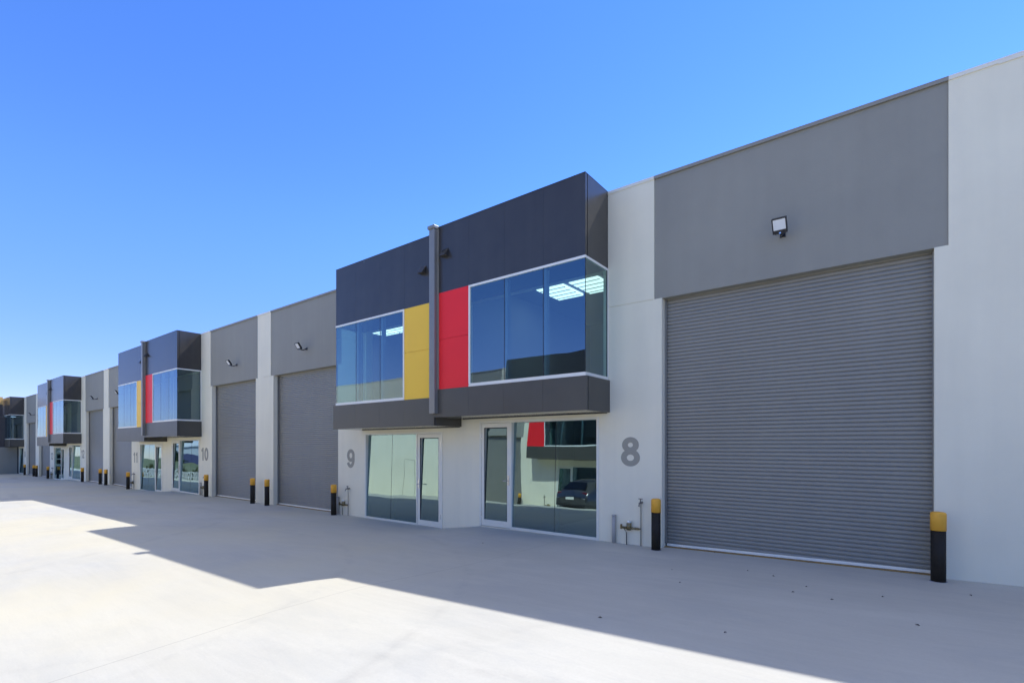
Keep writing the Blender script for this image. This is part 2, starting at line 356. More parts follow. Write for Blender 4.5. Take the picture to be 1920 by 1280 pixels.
def shopfront(root, x0, x1, z0, z1, door_left, flip=None, tilt=TILT):
    """x0..x1 outer frame; the glass door takes the left or the right 0.85 m"""
    yf, yb = W - 0.012, W + 0.10; th = 0.045
    xd = x0 + 0.84 if door_left else x1 - 0.85       # mullion centre
    fr = MB(flip)
    fr.box(x0, x0 + th, yf, yb, z0, z1); fr.box(x1 - th, x1, yf, yb, z0, z1)
    fr.box(x0 + th, x1 - th, yf, yb, z1 - th, z1)
    fa, fb = (xd + 0.02, x1 - th) if door_left else (x0 + th, xd - 0.02)
    fr.box(fa, fb, yf, yb, z0, z0 + 0.05)
    fr.box(xd - 0.02, xd + 0.02, yf, yb, z0, z1 - th)
    f = obj('shop_window', fr, M['alu'], root, bevel=0.003)
    xm = (fa + fb) / 2 + (0.05 if door_left else 0.0)
    gp = MB(flip); pane_slab(gp, fa, xm - 0.004, W + 0.012, z0 + 0.05, z1 - th, tilt); obj('pane', gp, M['glass'], f)
    gp = MB(flip); pane_slab(gp, xm + 0.004, fb, W + 0.012, z0 + 0.05, z1 - th, tilt); obj('pane', gp, M['glass'], f)
    sl = MB(flip); pane_slab(sl, xm - 0.004, xm + 0.004, W + 0.010, z0 + 0.05, z1 - th, tilt, 0.014); obj('seal_joint', sl, M['seal'], f)
    fn = MB(flip); fn.box(xm - 0.02, xm + 0.02, W + 0.12, W + 0.18, z0 + 0.02, z1 - th); obj('glass_fin', fn, M['inner'], f)
    # door leaf
    a, b = (x0 + th + 0.006, xd - 0.026) if door_left else (xd + 0.026, x1 - th - 0.006)
    d = MB(flip); yf2, yb2 = W - 0.004, W + 0.09; s = 0.075; zb, zt = z0 + 0.012, z1 - th - 0.006
    d.box(a, a + s, yf2, yb2, zb, zt); d.box(b - s, b, yf2, yb2, zb, zt)
    d.box(a + s, b - s, yf2, yb2, zb, zb + 0.13); d.box(a + s, b - s, yf2, yb2, zt - 0.09, zt)
    dr = obj('glass_door', d, M['alu'], root, bevel=0.003)
    gl = MB(flip)
    for q in ((a + s, a + s + 0.012), (b - s - 0.012, b - s)): gl.box(q[0], q[1], W + 0.002, W + 0.02, zb + 0.13, zt - 0.09)
    gl.box(a + s + 0.012, b - s - 0.012, W + 0.002, W + 0.02, zt - 0.102, zt - 0.09)
    obj('gasket', gl, M['seal'], dr)
    gp = MB(flip); pane_slab(gp, a + s + 0.012, b - s - 0.012, W + 0.008, zb + 0.13, zt - 0.102, tilt * 0.9); obj('pane', gp, M['glass'], dr)
    hx = b - s / 2 if door_left else a + s / 2; sg = -1 if door_left else 1; hz = z0 + 0.98
    h = MB(flip); h.box(hx - 0.016, hx + 0.016, yf2 - 0.012, yf2, hz - 0.09, hz + 0.11)
    h.tube([(hx, yf2, hz), (hx, yf2 - 0.05, hz), (hx + sg * 0.03, yf2 - 0.056, hz), (hx + sg * 0.13, yf2 - 0.056, hz)], 0.009, 8)
    obj('handle', h, M['steel'], dr)
    for zz in (zb + 0.25, zt - 0.25):
        k = MB(flip); k.box((a - 0.008 if door_left else b - 0.004), (a + 0.004 if door_left else b + 0.008), yf2 - 0.01, yf2 + 0.006, zz - 0.05, zz + 0.05)
        obj('hinge', k, M['steel'], dr)

def window_box(root, x0, x1, y0, zb0, zb1, zt, ztop, accent, aw, accent_left, glass_side, cuts, flip=None, other_side_open=True, fascia='char', band='band', white='white', band_out=0.036):
    """projecting first-floor box: fascia zt..ztop, glass zb1..zt, band zb0..zb1. glass_side +1: right end, -1: left end"""
    e = 0.06
    # fascia
    f = MB(flip); panels(f, cuts, y0, y0 + e, zt, ztop)
    f.box(x0 + 0.01, x1 - 0.01, y0 + e - 0.004, y0 + e + 0.02, zt + 0.005, ztop - 0.005)
    sx = (x1 - e, x1) if glass_side > 0 else (x0, x0 + e)
    f.box(sx[0], sx[1] , y0 + e + 0.022, W - 0.002, zt, ztop)
    f.box(x0 + e + 0.002, x1 - e - 0.002, y0 + e + 0.022, W - 0.002, ztop - 0.06, ztop - 0.02)
    f.box(x0 + 0.005, x1 - 0.005, y0 + e + 0.022, W - 0.002, zt - 0.02, zt - 0.003)
    fo = obj('fascia', f, M[fascia], root)
    # top flashing
    c = MB(flip); c.box(x0 - 0.002, x1 + 0.002, y0 - 0.006, y0 + e + 0.01, ztop + 0.001, ztop + 0.012)
    c.box(sx[0] - 0.004, sx[1] + 0.002, y0 + e + 0.012, W, ztop + 0.001, ztop + 0.012); obj('flashing', c, M[fascia], root)
    # band and soffit
    b = MB(flip); bx0 = x0 - (band_out if glass_side < 0 else 0); bx1 = x1 + (band_out if glass_side > 0 else 0)
    bc = [bx0] + [q for q in cuts[1:-1]] + [bx1]
    panels(b, bc, y0 - 0.014, y0 + 0.03, zb0, zb1, 0.003)
    b.box(bx0 + 0.01, bx1 - 0.01, y0 + 0.028, y0 + 0.045, zb0 + 0.004, zb1 - 0.004)
    if glass_side > 0: b.box(bx1 - 0.045, bx1, y0 + 0.047, W - 0.002, zb0, zb1); b.box(bx0, bx0 + 0.03, y0 + 0.047, W - 0.002, zb0, zb1)
    else: b.box(bx0, bx0 + 0.045, y0 + 0.047, W - 0.002, zb0, zb1); b.box(bx1 - 0.03, bx1, y0 + 0.047, W - 0.002, zb0, zb1)
    b.box(bx0 + 0.047, bx1 - 0.047, y0 + 0.047, W - 0.002, zb1 - 0.03, zb1 - 0.002)
    obj('lower_band', b, M[band], root)
    s = MB(flip); s.box(bx0 + 0.046, bx1 - 0.046, y0 + 0.046, W - 0.02, zb0 + 0.004, zb0 + 0.02); obj('soffit', s, M['soffit'], root)
    s = MB(flip); s.box(bx0 + 0.05, bx1 - 0.05, W - 0.018, W - 0.002, zb0 - 0.014, zb0 + 0.02); obj('drip_edge', s, M['seal'], root)
    # accent panel
    ax = (x0, x0 + aw) if accent_left else (x1 - aw, x1)
    if accent:
        a = MB(flip); zm = (zb1 + zt) / 2 + 0.03
        a.box(ax[0] + 0.001, ax[1] - 0.001, y0 - 0.002, y0 + 0.04, zb1 + 0.001, zm - 0.003); a.box(ax[0] + 0.001, ax[1] - 0.001, y0 - 0.002, y0 + 0.04, zm + 0.003, zt - 0.001)
        a.box(ax[0] + 0.01, ax[1] - 0.01, y0 + 0.035, y0 + 0.05, zb1 + 0.01, zt - 0.01)
        obj('accent_panel', a, M[accent], root)
    gx0, gx1 = (ax[1], x1) if accent_left else (x0, ax[0])
    # window: trims
    t = MB(flip); T = 0.042; o = 0.014
    t.box(gx0, gx1 + (0.008 if glass_side > 0 else 0), y0 - o, y0 + 0.03, zt - T, zt - 0.002)
    t.box(gx0, gx1 + (0.012 if glass_side > 0 else 0), y0 - o, y0 + 0.03, zb1 + 0.002, zb1 + 0.028)
    t.box(gx0, gx1 + (0.006 if glass_side > 0 else 0), y0 - o + 0.006, y0 + 0.03, zb1 + 0.031, zb1 + 0.06)
    vx = (gx0, gx0 + 0.038) if accent_left else (gx1 - 0.038, gx1)
    t.box(vx[0], vx[1], y0 - o, y0 + 0.03, zb1 + 0.061, zt - T - 0.001)
    X = (gx1 - 0.03, gx1 + 0.008) if glass_side > 0 else (gx0 - 0.008, gx0 + 0.03)
    t.box(X[0], X[1], y0 + 0.031, W - 0.002, zt - T, zt - 0.002)
    t.box(X[0], X[1] , y0 + 0.031, W - 0.002, zb1 + 0.002, zb1 + 0.028)
    t.box(X[0], X[1] - 0.004, y0 + 0.031, W - 0.002, zb1 + 0.031, zb1 + 0.06)
    t.box(X[0], X[1], W - 0.028, W - 0.002, zb1 + 0.061, zt - T - 0.001)
    fr = obj('upper_window', t, M[white], root)
    z0g, z1g = zb1 + 0.06, zt - T
    inner = [c for c in cuts[1:-1] if gx0 + 0.1 < c < gx1 - 0.1]
    gc = [vx[1] if accent_left else gx0] + inner + [gx1 if accent_left else vx[0]]
    for p, q in zip(gc, gc[1:]):
        gp = MB(flip); pane_slab(gp, p + 0.006, q - 0.006, y0 + 0.002, z0g, z1g); obj('pane', gp, M['glass_up'], fr)
    sl = MB(flip)
    for p in inner: sl.box(p - 0.006, p + 0.006, y0 + 0.001, y0 + 0.02, z0g, z1g)
    xe = gx1 - 0.005 if glass_side > 0 else gx0 + 0.005
    sl.box(xe - 0.004, xe + 0.004, y0 + 0.004, y0 + 0.014, z0g, z1g)
    sl.box(xe - 0.012, xe + 0.006, W - 0.045, W - 0.03, z0g, z1g)
    obj('seal_joint', sl, M['seal'], fr)
    fn = MB(flip)
    for p in inner: fn.box(p - 0.03, p + 0.03, y0 + 0.06, y0 + 0.15, z0g, z1g)
    obj('inner_mullion', fn, M['inner'], fr)
    gp = MB(flip); xx = gx1 - 0.012 if glass_side > 0 else gx0 + 0.002
    gp.box(xx, xx + 0.01, y0 + 0.016, W - 0.046, z0g, z1g); obj('pane', gp, M['glass_up'], fr)

def arc_pts(cx, cy, rx, ry, a0, a1, n=22): return [(cx + rx * math.cos(R(a0 + (a1 - a0) * i / n)), cy + ry * math.sin(R(a0 + (a1 - a0) * i / n))) for i in range(n + 1)]
DIG = {
 '0': [(arc_pts(.31, .5, .215, .41, 0, 360, 40), 1)],
 '1': [([(.36, 0), (.36, 1)], 0), ([(.34, .90), (.24, .80), (.10, .77)], 0)],
 '2': [(arc_pts(.31, .70, .205, .21, 172, -25) + [(.40, .46), (.22, .28), (.13, .09)], 0), ([(.03, .09), (.58, .09)], 0)],
 '3': [(arc_pts(.29, .715, .19, .195, 165, -85), 0), (arc_pts(.29, .305, .21, .215, 85, -165), 0)],
 '4': [([(.44, 0), (.44, 1)], 0), ([(.38, .94), (.08, .30)], 0), ([(.0, .27), (.60, .27)], 0)],
 '8': [(arc_pts(.31, .735, .18, .175, 0, 360, 36), 1), (arc_pts(.31, .295, .215, .205, 0, 360, 36), 1)],
 '9': [(arc_pts(.31, .665, .21, .245, 0, 360, 36), 1), (arc_pts(.29, .48, .23, .39, -150, 25), 0)],
}
def number(root, s, xc, z0, z1, flip=None, wfac=1.0):
    h = z1 - z0; adv = 0.68 if '1' not in s else 0.60; tw = adv * (len(s) - 1); mb = MB(flip); lay = 0; t = 0.19
    for i, ch in enumerate(s):
        for pts, closed in DIG[ch]:
            n = len(pts); L_, R_ = [], []
            for k, (x, y) in enumerate(pts):
                if closed: p, q = pts[(k - 1) % (n - 1)], pts[(k + 1) % (n - 1)]
                else: p, q = pts[max(k - 1, 0)], pts[min(k + 1, n - 1)]
                dx, dy = q[0] - p[0], q[1] - p[1]; l = math.hypot(dx, dy); nx, ny = -dy / l, dx / l
                L_.append((x + nx * t / 2, y + ny * t / 2)); R_.append((x - nx * t / 2, y - ny * t / 2))
            yy = W - 0.004 - 0.0004 * lay; lay += 1
            F = lambda p, y: mb.bm.verts.new((xc + (p[0] - 0.31 + i * adv - tw / 2) * h * wfac, y, z0 + p[1] * h))
            A = [(F(a, yy), F(b, yy), F(a, W + 0.002), F(b, W + 0.002)) for a, b in zip(L_, R_)]
            for u, v in zip(A, A[1:]):
                mb.bm.faces.new((u[0], u[1], v[1], v[0])); mb.bm.faces.new((u[0], v[0], v[2], u[2])); mb.bm.faces.new((u[1], u[3], v[3], v[1]))
            if not closed:
                for u in (A[0], A[-1]): mb.bm.faces.new((u[0], u[2], u[3], u[1]))
    return obj('unit_number', mb, M['number'], root)

def vent(root, x, y, z, flip=None):
    v = MB(flip); w2 = 0.08
    v.prism([(y, z + 0.09), (y, z - 0.08), (y - 0.115, z - 0.075), (y - 0.11, z - 0.055)], 'x', x - w2, x + w2)
    obj('vent_hood', v, M['char'], root, bevel=0.004)

def interior(root, x0, x1, zf, zc2, z2f, z2c, lights, flip=None, bx=None):
    i = MB(flip)
    y0, y1 = W + 0.2, 13.6
    # upper room
    i.box(x0, x1, y1, y1 + 0.1, z2f - 0.2, z2c); i.box(x0 - 0.1, x0, y0, y1 + 0.1, z2f - 0.2, z2c); i.box(x1, x1 + 0.1, y0, y1 + 0.1, z2f - 0.2, z2c)
    i.box(x0 - 0.1, x1 + 0.1, y0, y1 + 0.1, z2c, z2c + 0.08)
    # lower room
    i.box(x0, x1, y1 - 1, y1 - 0.9, zf, zc2); i.box(x0 - 0.1, x0, y0, y1 - 0.9, zf, zc2); i.box(x1, x1 + 0.1, y0, y1 - 0.9, zf, zc2)
    obj('inner_walls', i, M['inner'], root)
    fl = MB(flip); fl.box(x0 - 0.1, x1 + 0.1, y0, y1 + 0.1, zc2 + 0.02, z2f - 0.21); fl.box(x0 - 0.1, x1 + 0.1, W + 0.06, y1, zf - 0.15, zf - 0.01); obj('inner_floor', fl, M['inner_dark'], root)
    for (lx, ly) in lights:
        l = MB(flip); l.box(lx - 0.34, lx + 0.34, ly - 0.5, ly + 0.5, z2c - 0.05, z2c - 0.004)
        lo = obj('ceiling_light', l, M['lamp'], root)
        s = MB(flip)
        for k in range(4): s.box(lx - 0.35, lx + 0.35, ly - 0.36 + 0.24 * k - 0.008, ly - 0.36 + 0.24 * k + 0.008, z2c - 0.065, z2c - 0.051)
        obj('louvre', s, M['inner'], lo)

def facade_wall(root, xa, xb, P, F, shop, up, door, greyx, G, flip=None, capx=None, low=-0.6, grey='grey', pale='pale'):
    """shop=(x0,x1,z0,z1) up=(x0,x1,z0,z1) door=(x0,x1) greyx=(x0,x1); built from blocks that butt against one another"""
    wls = [MB(flip), MB(flip)]; dc = (door[0] + door[1]) / 2; y0, y1 = W, W + 0.2
    cuts = sorted({xa, xb, shop[0], shop[1], up[0], up[1], door[0], door[1], greyx[0], greyx[1]})
    for a, b in zip(cuts, cuts[1:]):
        m = (a + b) / 2; holes = []; wl = wls[0] if m < dc else wls[1]
        if shop[0] < m < shop[1]: holes.append((shop[2], shop[3]))
        if up[0] < m < up[1]: holes.append((up[2], up[3]))
        if door[0] < m < door[1]: holes.append((F + low, P))
        elif greyx[0] < m < greyx[1]: holes.append((G, P))
        holes.sort(); z = F + low
        for h0, h1 in holes + [(P, P)]:
            if h0 > z + 1e-4:
                if z < G < h0 and m < greyx[0]:
                    wl.box(a, b, y0, y1, z, G - 0.004); wl.box(a, b, y0 + 0.012, y1, G - 0.004, G + 0.004); wl.box(a, b, y0, y1, G + 0.004, h0)
                else: wl.box(a, b, y0, y1, z, h0)
            z = max(z, h1)
    big = 0 if dc > (xa + xb) / 2 else 1
    obj('wall', wls[big], M[pale], root); obj('pier', wls[1 - big], M[pale], root)
    gp = MB(flip); gp.box(greyx[0], greyx[1], y0 + 0.018, y1, G, P); obj('upper_panel', gp, M[grey], root)
    # cap flashings: grey above the grey panel, pale elsewhere
    for nm, a, b, mm in (('parapet_cap', xa, greyx[0], 'cap_pale'), ('parapet_cap', greyx[0], greyx[1], 'cap_grey'), ('parapet_cap', greyx[1], xb, 'cap_pale')):
        if capx: a, b = max(a, capx[0]), min(b, capx[1])
        if b - a > 0.02:
            c = MB(flip); c.box(a, b, y0 - 0.014, y1 + 0.02, P - 0.045, P + 0.006) if False else c.box(a, b, y0 - 0.014, y1 + 0.02, P + 0.002, P + 0.012)
            c.box(a, b, y0 - 0.014, y0 - 0.003, P - 0.038, P + 0.0015)
            obj(nm, c, M[mm], root)

def roof(root, xa, xb, P, flip=None, depth=20.0, zl=None, ends=()):
    r = MB(flip); r.box(xa, xb, W + 0.2, W + depth, P - 0.5, P - 0.4); obj('roof', r, M['roof'], root)
    b = MB(flip); b.box(xa, xb, W + depth, W + depth + 0.2, -1.5, P - 0.1)
    for e in ends:
        x = xa if e < 0 else xb
        b.box(x - (0.2 if e > 0 else 0), x + (0.2 if e < 0 else 0), W + 0.2, W + depth, -1.5, P)
    obj('rear_wall', b, M['pale'], root)

PER = 17.31
# per pair: parapet, opening top, box T, band top S, band bottom Q, shop head, floor(A), floor(B)
LV = {
 0: dict(P=6.10, G=4.07, T=4.755, S=2.785, Q=2.222, H=2.155, F=-0.06, PB=5.962, GB=3.88, TB=4.61, SB=2.63, QB=2.05, HB=1.96, FB=-0.25, top=6.104, topB=6.00),
 1: dict(P=5.962, G=3.875, T=4.548, S=2.57, Q=1.985, H=1.88, F=-0.285, PB=5.745, GB=3.66, TB=4.40, SB=2.42, QB=1.82, HB=1.72, FB=-0.475, top=5.955, topB=5.86),
 2: dict(P=5.734, G=3.641, T=4.341, S=2.34, Q=1.77, H=1.67, F=-0.46, PB=5.52, GB=3.42, TB=4.19, SB=2.20, QB=1.61, HB=1.52, FB=-0.64, top=5.74, topB=5.65),
 3: dict(P=5.52, G=3.41, T=4.12, S=2.13, Q=1.55, H=1.46, F=-0.66, top=5.53),
 -1: dict(PB=6.24, GB=4.25, FB=0.09),
}
DESC = {
 8: 'pale warehouse unit numbered 8, nearest the camera, with a wide steel roller door',
 9: 'pale warehouse unit numbered 9, with the yellow panel beside the nearest downpipe',
 10: 'warehouse unit numbered 10, with the second red panel from the camera',
 11: 'warehouse unit numbered 11, second yellow panel from the camera, door half hidden by its box',
 12: 'warehouse unit numbered 12, small and distant, red panel and window box with sky reflections',
 13: 'warehouse unit numbered 13, distant, narrow yellow panel left of the third downpipe',
 14: 'farthest warehouse unit numbered 14, in the corner beside the brown and ochre building',
}
UG = 'warehouse units in the long row'
def unit_A(n, k, full=True):
    L = LV[k]; o = -PER * k; X = lambda v: v + o
    r = root_at('warehouse_unit', (X(-4), W, L['F']), DESC[n], 'warehouse', UG)
    facade_wall(r, X(-7.5), X(0.99), L['P'], L['F'], (X(-6.97), X(-4.15), L['F'], L['H']), (X(-7.35), X(-4.06), L['S'] + 0.0, L['T']), (X(-3.0), X(0.425)), (X(-3.132), X(0.557)), L['G'], capx=(X(-3.97), X(0.99)))
    roof(r, X(-7.5), X(0.99), L['P'])
    roller_door(r, X(-3.0), X(0.425), max(gz(X(-3), 8), gz(X(.42), 8)), L['G'])
    shopfront(r, X(-6.97), X(-4.15), L['F'], L['H'], True)
    window_box(r, X(-7.5), X(-3.97), 7.18, L['Q'], L['S'], L['T'], L['top'], 'red' if n != 14 else 'green', 0.965, True, 1, [X(q) for q in (-7.5, -6.535, -5.658, -4.798, -3.97)])
    number(r, str(n), X(-3.55) if n == 8 else X(-3.66), L['F'] + 1.345, L['F'] + 1.842, wfac=1.12)
    if n != 14: vent(r, X(-7.17), 7.18, L['top'] - 0.57)
    interior(r, X(-7.35), X(-2.2), L['F'], L['S'] - 0.35, L['S'] - 0.02, L['P'] - 0.8, [(X(-6.23), 10.05), (X(-5.36), 10.05)])
    return r
def unit_B(n, k):
    L = LV[k]; o = -PER * k; X = lambda v: v + o
    r = root_at('warehouse_unit', (X(-11), W, L['FB']), DESC[n], 'warehouse', UG)
    facade_wall(r, X(-16.32), X(-7.5), L['PB'], L['FB'], (X(-10.95), X(-8.09), L['FB'], L['HB']), (X(-10.9), X(-7.65), L['SB'], L['TB']), (X(-15.716), X(-12.157)), (X(-15.886), X(-12.0)), L['GB'], capx=(X(-16.32), X(-11.0)))
    roof(r, X(-16.32), X(-7.5), L['PB'])
    roller_door(r, X(-15.716), X(-12.157), max(gz(X(-15.7), 8), gz(X(-12.16), 8)), L['GB'])
    shopfront(r, X(-10.95), X(-8.09), L['FB'], L['HB'], False)
    window_box(r, X(-11.0), X(-7.5), 7.18, L['QB'], L['SB'], L['TB'], L['topB'], 'yellow', 0.93, False, -1, [X(q) for q in (-11.0, -10.18, -9.27, -8.43, -7.5)], band_out=0.1)
    number(r, str(n), X(-11.566), L['FB'] + 1.29, L['FB'] + 1.79, wfac=1.12)
    vent(r, X(-7.82), 7.18, L['topB'] - 0.68)
    interior(r, X(-13.6), X(-7.65), L['FB'], L['SB'] - 0.35, L['SB'] - 0.02, L['PB'] - 0.8, [(X(-11.7), 9.6), (X(-12.45), 9.6)])
    return r
unit_A(8, 0); unit_B(9, 0); unit_A(10, 1); unit_B(11, 1); unit_A(12, 2); unit_B(13, 2); unit_A(14, 3)
# the wall running on to the right of unit 8 (unit 7 starts there)
L7 = LV[-1]; r7 = root_at('warehouse_wall', (3, W, 0.05), 'plain pale wall right of the widest roller door, cut by the right edge of the picture', 'wall')
q = MB(); q.box(0.99, 1.595, W, W + 0.2, -0.6, 6.10); q.box(1.595, 5.15, W, W + 0.2, 4.25, 6.1); q.box(5.15, 10, W, W + 0.2, -0.6, 6.1); obj('wall', q, M['pale'], r7)
q = MB(); q.box(0.99, 10, W - 0.014, W + 0.22, 6.102, 6.112); q.box(0.99, 10, W - 0.014, W - 0.003, 6.052, 6.1015); obj('parapet_cap', q, M['cap_pale'], r7)
roller_door(r7, 1.595, 5.15, 0.05, 4.25); roof(r7, 0.99, 10, 6.1, ends=(1,))

# ------------------------------------------------------------------ downpipes
def downpipe(k, label):
    L = LV[k]; o = -PER * k; t = L['top']
    r = root_at('downpipe', (-7.46 + o, 7.14, L['Q'] + 0.07), label, 'downpipe', 'downpipes between the window boxes')
    m = MB(); m.box(-7.54 + o, -7.385 + o, 7.07, 7.176, L['Q'] + 0.07, t - 0.04); obj('pipe', m, M['pipe'], r, bevel=0.008)
    m = MB(); m.box(-7.565 + o, -7.37 + o, 7.045, 7.176, t - 0.04, t + 0.025); obj('rain_head', m, M['pipe'], r, bevel=0.006)
    m = MB(); m.box(-7.38 + o, -7.355 + o, 7.15, 7.176, L['S'] + 0.0, t - 0.04); obj('bracket_strip', m, M['cap_grey'], r)
for k, l in ((0, 'square grey downpipe between the yellow and red panels nearest the camera'), (1, 'grey downpipe between the panels of units 11 and 10, middle of three'), (2, 'smallest, most distant grey downpipe, between units 13 and 12')): downpipe(k, l)

# ------------------------------------------------------------------ bollards
def make_bollard(x, y, label):
    z = gz(x, y); r = root_at('bollard', (x, y, z), label, 'bollard', 'black and yellow bollards along the row')
    m = MB(); m.tube([(x, y, z - 0.05), (x, y, z + 0.612)], 0.072, 28); obj('post', m, M['bol_k'], r)
    m = MB(); m.tube([(x, y, z + 0.608), (x, y, z + 0.80), (x, y, z + 0.818), (x, y, z + 0.826)], [0.0765, 0.0765, 0.070, 0.05], 28); obj('cap', m, M['bol_y'], r)
    m = MB(); m.tube([(x, y, z - 0.02), (x, y, z + 0.006)], [0.092, 0.085], 24); obj('base_grout', m, M['inner'], r)
    return r
BL = [(-3.006, 'bollard left of the widest roller door, right of the big number 8'), (0.449, 'nearest and largest bollard, at the right foot of the widest roller door'),
      (-12.0, 'bollard beside the number 9, at the right foot of its roller door'), (-15.646, 'right one of two bollards at the pier between doors 9 and 10'),
      (-16.597, 'left one of two bollards at the pier between doors 9 and 10'), (-20.2, 'bollard under the number 10, left of its roller door'),
      (-29.11, 'bollard beside the number 11, in front of its roller door'), (-32.67, 'right one of two bollards at the pier between doors 11 and 12'),
      (-33.68, 'left one of two bollards at the pier between doors 11 and 12'), (-37.23, 'bollard under the number 12, beside its shop window'),
      (-45.99, 'bollard under the number 13, left of its shop window'), (-49.67, 'right one of the two close bollards between doors 13 and 14'),
      (-50.6, 'left one of the two close bollards between doors 13 and 14'), (-53.98, 'farthest and leftmost bollard, under the number 14')]
b0 = make_bollard(BL[0][0], 7.76, BL[0][1])
for x, l in BL[1:]: copy_tree(b0, (x, 7.76, gz(x, 7.76)), l)

# ------------------------------------------------------------------ floodlights
def make_flood(x, z, label):
    r = root_at('floodlight', (x, W + 0.018, z), label, 'floodlight', 'floodlights above the roller doors')
    T = Matrix.Translation((x, W - 0.27, z)) @ Matrix.Rotation(R(35), 4, 'X') @ Matrix.Scale(0.80, 4)      # lens faces out and down
    m = MB(); m.box(-0.115, 0.115, 0.0, 0.05, -0.145, 0.115); m.box(-0.115, 0.115, -0.012, -0.0005, 0.095, 0.115); m.box(-0.115, 0.115, -0.012, -0.0005, -0.145, -0.085)
    m.box(-0.115, -0.097, -0.012, -0.0005, -0.0845, 0.0945); m.box(0.097, 0.115, -0.012, -0.0005, -0.0845, 0.0945)
    for i in range(7): m.box(-0.09 + i * 0.03 - 0.004, -0.09 + i * 0.03 + 0.004, 0.0505, 0.075, -0.12, 0.09)
    m.xform(T); c = obj('casing', m, M['flood'], r, bevel=0.003)
    m = MB(); m.box(-0.096, 0.096, -0.006, -0.001, -0.084, 0.094); m.xform(T); obj('lens', m, M['lens'], r)
    m = MB(); zb = z - 0.085
    m.tube([(x, W + 0.016, z - 0.04), (x, W - 0.10, z - 0.09), (x, W - 0.19, z - 0.09)], 0.014, 8); m.box(x - 0.035, x + 0.035, W + 0.004, W + 0.0175, z - 0.08, z + 0.0)
    m.box(x - 0.07, x + 0.07, W - 0.21, W - 0.19, z - 0.10, z - 0.085)
    obj('bracket', m, M['flood'], r)
    m = MB(); m.box(x - 0.012, x + 0.012, W - 0.222, W - 0.211, zb - 0.02, zb + 0.0); obj('sensor', m, M['steel'], r)
    return r
f0 = make_flood(-1.23, 4.70, 'floodlight with a bright square lens above the widest roller door, nearest the camera')
for x, z, l in ((-13.78, 4.545, 'floodlight on the grey panel over the roller door of unit 9'), (-18.3, 4.51, 'floodlight on the grey panel over the roller door of unit 10'),
                (-30.9, 4.31, 'floodlight on the grey panel of unit 11, half hidden by its dark window box'), (-35.3, 4.30, 'small distant floodlight on the grey panel of unit 12'),
                (-52.0, 4.03, 'farthest, tiniest floodlight, on the grey panel of unit 14')):
    copy_tree(f0, (x, W + 0.018, z), l)

# ------------------------------------------------------------------ water taps, conduits
def make_tap(x, side, label, stub=True, flip=None, name='water_tap', f=0.0):
    """x = riser; side = -1: meter runs to the left of the riser"""
    z = gz(x, 7.99) if flip is None else f
    y = W - 0.05; s = side
    fy = (lambda v: v) if flip is None else (lambda v: flip - v)
    r = root_at(name, (x, fy(y), z), label, 'tap', 'wall taps with pipes')
    m = MB(flip); m.tube([(x, y, z - 0.05), (x, y, z + 0.68), (x, y + 0.004, z + 0.74)], 0.0085, 8)
    m.tube([(x + s * 0.02, y, z + 0.285), (x, y, z + 0.285)], 0.0085, 8)
    m.tube([(x + s * 0.31, y, z + 0.30), (x + s * 0.29, y, z + 0.25), (x + s * 0.26, y, z + 0.20), (x + s * 0.255, y, z - 0.05)], 0.010, 8)
    obj('pipe', m, M['copper'], r)
    m = MB(flip); m.tube([(x + s * 0.33, y, z + 0.285), (x + s * 0.02, y, z + 0.285)], [0.015, 0.015], 10)
    for q in (0.06, 0.10, 0.15, 0.28, 0.32): m.tube([(x + s * (q - 0.013), y, z + 0.285), (x + s * (q + 0.013), y, z + 0.285)], 0.023, 6)
    m.tube([(x + s * 0.215, y, z + 0.25), (x + s * 0.215, y, z + 0.37)], 0.040, 14)
    m.box(x + s * 0.34 - 0.012, x + s * 0.34 + 0.012, y - 0.055, y - 0.02, z + 0.265, z + 0.345)
    mm = obj('meter', m, M['brass'], r)
    m = MB(flip); m.tube([(x + s * 0.215, y, z + 0.371), (x + s * 0.215, y, z + 0.40), (x + s * 0.215, y, z + 0.41)], [0.036, 0.036, 0.028], 14); obj('cover', m, M['white'], mm)
    m = MB(flip); m.tube([(x, y + 0.048, z + 0.73), (x, y - 0.02, z + 0.73), (x, y - 0.07, z + 0.725), (x, y - 0.085, z + 0.675)], [0.02, 0.018, 0.015, 0.014], 10)
    m.tube([(x, y - 0.02, z + 0.735), (x, y - 0.02, z + 0.795)], 0.010, 8); m.box(x - 0.035, x + 0.035, y - 0.028, y - 0.012, z + 0.79, z + 0.803)
    obj('spout', m, M['copper'], r, bevel=0.001)
    if stub:
        xs_ = x + s * 0.5
        c = root_at('conduit_pipe', (xs_, fy(W - 0.045), z), label.replace('tap and meter', 'capped grey upstand pipe').replace('wall tap', 'capped grey upstand pipe'), 'pipe', 'grey upstand pipes beside the taps')
        m = MB(flip); m.tube([(xs_, W - 0.045, z - 0.05), (xs_, W - 0.045, z + 0.47)], 0.034, 16); obj('pipe', m, M['conduit'], c)
        m = MB(flip); m.tube([(xs_, W - 0.045, z + 0.465), (xs_, W - 0.045, z + 0.482), (xs_, W - 0.045, z + 0.488)], [0.0375, 0.0375, 0.03], 16); obj('cap', m, M['conduit'], c)
make_tap(-3.34, -1, 'tap and meter on thin pipes between the number 8 and the bollard')
make_tap(-11.62, -1, 'tap and meter on thin pipes under the number 9')
make_tap(-20.75, -1, 'tap and meter partly behind the bollard under the number 10')
make_tap(-28.98, -1, 'tap and meter on thin pipes under the number 11', stub=False)
make_tap(-45.75, -1, 'small distant tap and meter left of the shop window of unit 13')

